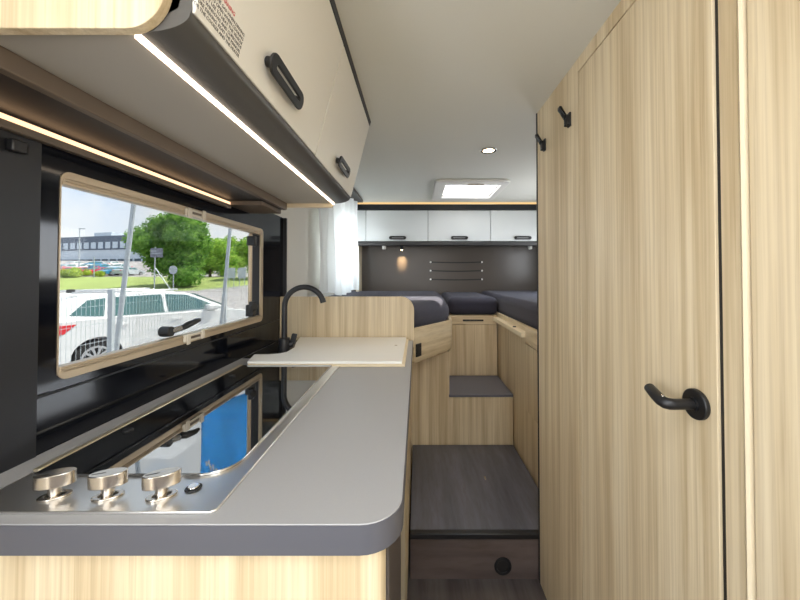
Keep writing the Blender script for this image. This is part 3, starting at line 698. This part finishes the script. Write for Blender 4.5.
    for s in (-1, 1):
        MB().prism([(-2.345, s*.52, .78), (-2.345, s*.52, .94), (-2.30, s*(W+.004), .95), (-1.62, s*(W+.006), .95), (-1.78, s*(W+.006), .80), (-2.30, s*(W+.004), .77)], (-.012, s*.004, 0)).build('tail_light', tail_m, t, local=True, smooth=False)
        if detail:
            MB().box(.55, .80, s*(W-.02)-.10, s*(W-.02)+.10+.0, 1.0, 1.13).build('door_mirror', paint, t, local=True, bevel=.04)
            MB().ring([(-1.35+.40*math.cos(math.radians(a)), s*(W-.004), .33+.40*math.sin(math.radians(a))) for a in range(-10, 350, 12)], [(-1.35+.365*math.cos(math.radians(a)), s*(W-.004), .33+.365*math.sin(math.radians(a))) for a in range(-10, 350, 12)], (0, -s*.10, 0)).build('wheel_arch', arch_m, t, local=True)
            for x0 in (-.05, -1.0): MB().box(x0-.1, x0+.1, s*(W-.01), s*(W-.01)+s*.03 if s > 0 else s*(W-.01), .86, .895).build('door_handle', paint, t, local=True) if s > 0 else MB().box(x0-.1, x0+.1, -W-.02, -W+.01, .86, .895).build('door_handle', paint, t, local=True)
            MB().box(-1.6, .1, s*.60-.015, s*.60+.015, 1.465, 1.50).build('roof_rail', rim_m, t, local=True, bevel=.01)
    if detail:
        MB().box(-1.5, -1.38, -.02, .02, 1.46, 1.53).build('roof_aerial', arch_m, t, local=True, bevel=.012)
    return t
white_paint = pbr('white_car_paint', (226, 228, 228), .18, ior=1.5, coat=.5)
red_paint = pbr('red_car_paint', (196, 44, 60), .25)
teal_paint = pbr('blue_car_paint', (66, 134, 170), .25)
grey_paint = pbr('silver_car_paint', (176, 184, 190), .3)
ha = math.radians(62)
off = Vector((1.35*math.cos(ha), 1.35*math.sin(ha)))
near = Vector((math.sin(ha), -math.cos(ha)))*.91
car('white estate car parked close behind the wire fence', (-5.71-near.x+off.x, 6.0-near.y+off.y, GZ), ha, white_paint)
far = [(67, 58, red_paint, 90, 'leftmost red car of the car park row'), (82.5, 58, red_paint, 90, 'red car in the car park just past the leftmost one'), (98, 58, red_paint, 270, 'bright red car in front of the blue parked car'), (113.5, 58, teal_paint, 270, 'blue car beside the bright red car in the car park'),
       (129, 58, grey_paint, 90, 'silver car closest to the big tree in the car park'), (69, 71, grey_paint, 90, 'silver car in the second car park row, leftmost'), (86, 71, white_paint, 270, 'white car in the second car park row behind the red cars'), (103, 71, teal_paint, 90, 'blue car in the second car park row'), (120, 71, grey_paint, 270, 'silver car in the second car park row near the tree'),
       (76, 88, white_paint, 90, 'white car in the last car park row, left'), (95, 88, teal_paint, 270, 'blue car in the last car park row before the building'), (113, 88, white_paint, 90, 'white car in the last car park row near the tall pole')]
for px, y, pm, rz, lab in far:
    car(lab, ((px-417)*y/335., y, terr(y)), math.radians(rz), pm, detail=False, name='parked_car', wagon=False, group='cars in the distant car park')

# building
bwhite = pbr('white_cladding', (206, 216, 226), .7); bdark = pbr('slate_cladding', (92, 104, 122), .6); bwin = pbr('building_glass', (150, 170, 186), .2); bwin2 = pbr('dark_glazing', (70, 90, 104), .2)
bt = thing('office_building', 'long white office building with a dark upper storey beyond the car park', 'building', (-98, 133, 4.6), math.radians(188-180+0))
bt.rotation_euler = (0, 0, math.radians(-14))
MB().box(-70, 0, 0, 18, -1, 7.4).build('lower_storey', bwhite, bt, local=True, smooth=False)
MB().box(-70, -.0, -.3, 18, 7.4, 13.2).build('upper_storey', bdark, bt, local=True, smooth=False)
for i in range(14):
    x = -67+i*4.1
    MB().box(x, x+2.7, -.42, -.3, 7.9, 10.6).build('window', pbr('upper_window', (196, 208, 220), .3) if i == 0 else MATS['upper_window'], bt, local=True, smooth=False)
for i in range(15):
    x = -68+i*4.5
    MB().box(x, x+3.4, -.12, 0, 1.0, 3.4).build('window', bwin2, bt, local=True, smooth=False)
MB().box(-14, -7, 3, 9, 13.2, 15.4).box(-46, -36, 3, 9, 13.2, 15.2).build('roof_plant', bwhite, bt, local=True, smooth=False)
b2 = thing('distant_hall', 'low dark hall roof showing above the small trees', 'building', (-44, 100, 4.3))
MB().box(-12, 12, 0, 10, -1, 6.6).build('wall', bdark, b2, local=True, smooth=False)
MB().box(-4, 2, 2, 6, 6.6, 7.4).build('roof_box', bdark, b2, local=True, smooth=False)

# trees
leaf_a = leafmat('leaf_deep', (76, 122, 56), (146, 188, 92)); leaf_b = leafmat('leaf_bright', (122, 168, 70), (184, 212, 104)); leaf_c = leafmat('leaf_yellow', (140, 170, 60), (190, 204, 96))
bark = pbr('bark', (92, 78, 64), .9)
def tree(label, loc, blobs, mat, nl, ls, name='tree', trunk=1., group='trees beyond the paved yard'):
    t = thing(name, label, 'tree' if name == 'tree' else 'bush', loc, 0, group)
    mb = MB(); tot = sum(b[3]**2 for b in blobs)
    for (x, y, z, r) in blobs:
        n = int(nl*r*r/tot)
        for _ in range(n):
            v = Vector((random.gauss(0, 1), random.gauss(0, 1), random.gauss(0, 1))).normalized()
            p = Vector((x, y, z))+v*r*random.uniform(.72, 1.06)
            if p.z < .1: continue
            a = Vector((random.gauss(0, 1), random.gauss(0, 1), random.gauss(0, 1))).normalized()
            a = (a+v*.8).normalized(); u = a.orthogonal().normalized(); w = a.cross(u)
            k = ls*random.uniform(.6, 1.3)
            mb.bm.faces.new([mb.bm.verts.new(p+u*k), mb.bm.verts.new(p+w*k*.6), mb.bm.verts.new(p-u*k), mb.bm.verts.new(p-w*k*.6)])
    for (x, y, z, r) in blobs: mb.sphere((x, y, z), r*.72, seg=10)
    mb.build('crown', mat, t, local=True, smooth=False)
    if trunk > 0:
        MB().tube([(0, 0, -.2), (.05, 0, trunk*.5), (0, .05, trunk)], [.22, .17, .12]).build('trunk', bark, t, local=True)
    return t
def P(px, y, z=None): return ((px-417)*y/335., y, terr(y) if z is None else z)
R_ = random.Random(3)
def blobs(w, h, n, r0, r1, zb=.5):
    o = []
    for _ in range(n):
        f = R_.random(); zz = zb+r0*.6+(h-r1-zb-r0*.4)*f; lim = w/2*math.sqrt(max(.05, 1-(2*abs(f-.35)/1.35)**2))*.75
        o.append((R_.uniform(-lim, lim), R_.uniform(-lim, lim)*.7, zz, R_.uniform(r0, r1)))
    return o
tree('largest round green tree behind the grey sign board', P(174, 43), blobs(8.2, 10.2, 34, 1.2, 2.0), leaf_a, 15000, .19, trunk=4)
tree('bright green tree right of the large tree', P(210, 54), blobs(7.4, 6.6, 20, 1.0, 1.7), leaf_b, 7000, .18, trunk=2.5)
tree('distant bright tree seen behind the flagpole beyond the car bonnet', P(228, 66), blobs(7.5, 7.6, 18, 1.0, 1.6), leaf_b, 5000, .18, trunk=2.5)
tree('bright green tree at the right edge of the kitchen window', P(256, 52), blobs(6.4, 6.6, 18, 1.0, 1.6), leaf_b, 5000, .18, trunk=2.5)
tree('yellowish bush on the lawn edge before the red cars', P(74, 53), blobs(4.6, 1.6, 12, .5, .8, .1), leaf_c, 2500, .12, name='bush', trunk=0, group='bushes on the lawn')
tree('low yellowish bush before the bright red car', P(99, 54), blobs(3, 1.0, 8, .35, .5, .1), leaf_c, 1500, .1, name='bush', trunk=0, group='bushes on the lawn')

# signs and poles
galv = pbr('galvanised_steel', (176, 184, 190), .45, metal=.3)
sign_grey = pbr('sign_back', (120, 124, 136), .6); sign_pale = pbr('sign_pale', (176, 186, 190), .5)
sg = thing('sign_board', 'grey rectangular sign board on a braced post before the large tree', 'sign', P(154.5, 37))
MB().cyl((0, 0, 0), (.05, 0, 4.9), .06).build('post', galv, sg, local=True)
MB().cyl((.05, 0, 2.6), (1.9, 0, .05), .05).build('brace', galv, sg, local=True)
pn = MB().box(-.42, .95, -.09, -.06, 3.75, 4.75).build('panel', sign_grey, sg, local=True, bevel=.02)
MB().box(-.35, .25, -.10, -.0905, 4.4, 4.48).box(-.35, .75, -.10, -.0905, 4.15, 4.22).build('panel_bars', sign_pale, pn, local=True)
rs = thing('round_sign', 'round pale sign on a short post beside the braced sign', 'sign', P(173.5, 36.6))
MB().cyl((0, 0, 0), (0, 0, 2.1), .045).build('post', galv, rs, local=True)
MB().cyl((0, -.05, 2.35), (0, -.075, 2.35), .46, seg=32).build('panel', sign_pale, rs, local=True)
for px, lab in ((231.5, 'small pale sign board just right of the leaning flagpole beyond the car bonnet'), (242, 'small pale sign board by the uphill path')):
    s2 = thing('small_sign', lab, 'sign', P(px, 42), 0, 'small signs by the path')
    MB().cyl((-.3, 0, 0), (-.3, 0, 1.6), .04).cyl((.3, 0, 0), (.3, 0, 1.6), .04).build('post', galv, s2, local=True)
    MB().box(-.5, .5, -.06, -.03, 1.2, 2.5).build('panel', sign_pale, s2, local=True)
lp = thing('lamp_post', 'thin tall lamp post in the car park', 'lamp post', P(79, 66))
MB().cyl((0, 0, 0), (0, 0, 8.6), .13, .08).build('post', galv, lp, local=True)
MB().box(-.1, 1.0, -.1, .1, 8.55, 8.7).build('lamp_head', galv, lp, local=True)
lp2 = thing('lamp_post', 'short pale post on the lawn before the bright red car', 'post', P(94, 52))
MB().cyl((0, 0, 0), (0, 0, 3.2), .07).build('post', galv, lp2, local=True)
fp = thing('flagpole', 'leaning pale flagpole crossing the white car', 'flagpole', (-4.46, 4.9, GZ), 0, 'flagpoles at the fence')
MB().cyl((0, 0, 0), (.78, 0, 7.3), .034, .024).build('pole', galv, fp, local=True)
fp2 = thing('flagpole', 'leaning flagpole beyond the bonnet of the white car', 'flagpole', (-3.74, 6.3, GZ), 0, 'flagpoles at the fence')
MB().cyl((0, 0, 0), (.60, 0, 7.3), .034, .024).build('pole', galv, fp2, local=True)
# blue banner that the hob lid mirrors
fb = thing('blue_banner', 'blue hanging banner mirrored in the hob glass', 'banner', (-3.72, 6.3, 2.75))
rows = []
for j in range(13):
    z = 3.6*j/12
    rows.append([(-.27+.88*i/10, -.09+.04*math.sin(i*.8+j*.5), z+.12*math.sin(i*.3)*(1 if j == 0 else .2)) for i in range(11)])
MB().loft(rows, closed=False).build('cloth', cloth('blue_flag', (110, 200, 250), .5), fb, local=True, thick=.004)
sc_ = [(-.12+.6*i/60, -.145, 1.25+.010*i+.06*math.sin(i*.9)+.03*math.sin(i*2.3)) for i in range(61)]
MB().tube(sc_, .012, 6).build('script_mark', white_plastic, fb, local=True, label='white handwritten script')
MB().cyl((-.27, -.05, 3.62), (.61, -.05, 3.62), .02).build('arm', galv, fb, local=True)

# wire fence
fn = thing('wire_fence', 'galvanised wire mesh fence between the window and the white car', 'fence', (-3.92, 0, GZ))
mb = MB(); y = -4.0
FH = 1.56
while y < 9.5:
    mb.box(-.0016, .0016, y-.0016, y+.0016, .05, FH); y += .055
for z in (.1, .32, .54, .76, .98, 1.2, 1.42, FH-.03): mb.box(-.002, .002, -4.0, 9.5, z-.002, z+.002)
mb.build('mesh_panel', galv, fn, local=True, smooth=False)
for y in (-3.3, -.8, 1.75, 4.3, 6.85, 9.4): MB().box(-.03, .03, y-.02, y+.02, 0, FH+.06).build('post', galv, fn, local=True)

# ------------------------------------------------------------------ light
w = bpy.data.worlds.new('World'); sc.world = w; w.use_nodes = True
nt = w.node_tree; nt.nodes.clear()
out = nt.nodes.new('ShaderNodeOutputWorld'); bg = nt.nodes.new('ShaderNodeBackground')
tc = nt.nodes.new('ShaderNodeTexCoord'); sep = nt.nodes.new('ShaderNodeSeparateXYZ')
nt.links.new(tc.outputs['Generated'], sep.inputs[0])
no = nt.nodes.new('ShaderNodeTexNoise'); no.inputs['Scale'].default_value = 3.2; no.inputs['Detail'].default_value = 8; no.inputs['Roughness'].default_value = .55
nt.links.new(tc.outputs['Generated'], no.inputs['Vector'])
rp = nt.nodes.new('ShaderNodeValToRGB'); e = rp.color_ramp.elements
e[0].position = .38; e[0].color = (.38, .62, 1., 1); e[1].position = .54; e[1].color = (.94, .96, 1., 1)
nt.links.new(no.outputs['Fac'], rp.inputs['Fac'])
hr = nt.nodes.new('ShaderNodeMapRange'); hr.inputs['From Min'].default_value = .0; hr.inputs['From Max'].default_value = .32; hr.inputs['To Min'].default_value = 1; hr.inputs['To Max'].default_value = 0
nt.links.new(sep.outputs['Z'], hr.inputs['Value'])
mx = nt.nodes.new('ShaderNodeMixRGB'); mx.inputs['Color2'].default_value = (.90, .90, .92, 1)
nt.links.new(hr.outputs[0], mx.inputs['Fac']); nt.links.new(rp.outputs['Color'], mx.inputs['Color1'])
nt.links.new(mx.outputs['Color'], bg.inputs['Color']); bg.inputs['Strength'].default_value = 3.3
nt.links.new(bg.outputs[0], out.inputs[0])

def light(name, typ, loc, energy, rgb=(255, 255, 255), d=None, **kw):
    l = bpy.data.lights.new(name, typ); l.energy = energy; l.color = lin(rgb)
    for k, v in kw.items(): setattr(l, k, v)
    o = bpy.data.objects.new(name, l); COL.objects.link(o); o.location = loc
    if d is not None: o.rotation_euler = Vector(d).to_track_quat('-Z', 'Y').to_euler()
    return o
light('sun', 'SUN', (5, 8, 20), 22., (255, 246, 232), (-.42, -.36, -.87), angle=.009)
# daylight entering at the windscreen, the cab side windows and the bed windows
light('windscreen_daylight', 'AREA', (.3, YF+.02, 1.4), 5, (255, 252, 246), (0, 1, -.06), shape='RECTANGLE', size=1.9, size_y=.85)
light('added_side_fill', 'AREA', (XL-.02, -.675, 1.31), 17, (250, 252, 255), (1, .12, .1), shape='RECTANGLE', size=.8, size_y=.58)  # unseen side fill, added to brighten the washroom door and ceiling
light('cab_window_daylight', 'AREA', (XR-.02, -1.65, 1.35), 14, (255, 252, 248), (-1, 0.25, -.1), shape='RECTANGLE', size=.85, size_y=.65)
light('bed_window_daylight', 'AREA', (XL-.06, 2.91, 1.52), 5, (246, 250, 255), (1, 0, -.05), shape='RECTANGLE', size=.48, size_y=.52)
light('bed_window_daylight', 'AREA', (XR-.02, 2.6, 1.49), 5, (246, 250, 255), (-1, 0, -.05), shape='RECTANGLE', size=.7, size_y=.42)
light('added_roof_fill', 'AREA', (.15, -.375, ZC+.03), 7.5, (250, 252, 255), (0, 0, -1), shape='RECTANGLE', size=.56, size_y=.73)  # unseen roof fill, added to brighten the worktop and door
light('ceiling_spot_light', 'SPOT', (.40, 1.86, ZC-.02), 6, (255, 220, 170), (0, 0, -1), spot_size=2.4, spot_blend=.6, shadow_soft_size=.03)
light('reading_spot_light', 'SPOT', (-.155, 3.385, 1.545), 10, (255, 224, 176), (0, 1, -.95), spot_size=.75, spot_blend=.7, shadow_soft_size=.01)

# ------------------------------------------------------------------ camera
TH = math.radians(.95); F = 335.
cam = bpy.data.cameras.new('camera'); co = bpy.data.objects.new('camera', cam); COL.objects.link(co); sc.camera = co
co.location = (0, 0, CZ); co.rotation_euler = (PI/2+TH, 0, 0)
cam.sensor_fit = 'HORIZONTAL'; cam.sensor_width = 36.; cam.lens = F/800*36
cam.shift_x = (400-417)/800.; cam.shift_y = ((275-F*math.tan(TH))-300)/800.
cam.clip_start = .01; cam.clip_end = 600
sc.view_settings.view_transform = 'Standard'; sc.view_settings.look = 'None'; sc.view_settings.gamma = 1; sc.view_settings.exposure = .33
sc.view_settings.use_curve_mapping = False
sc.cycles.use_denoising = True; sc.cycles.max_bounces = 12; sc.cycles.transparent_max_bounces = 24; sc.cycles.diffuse_bounces = 6
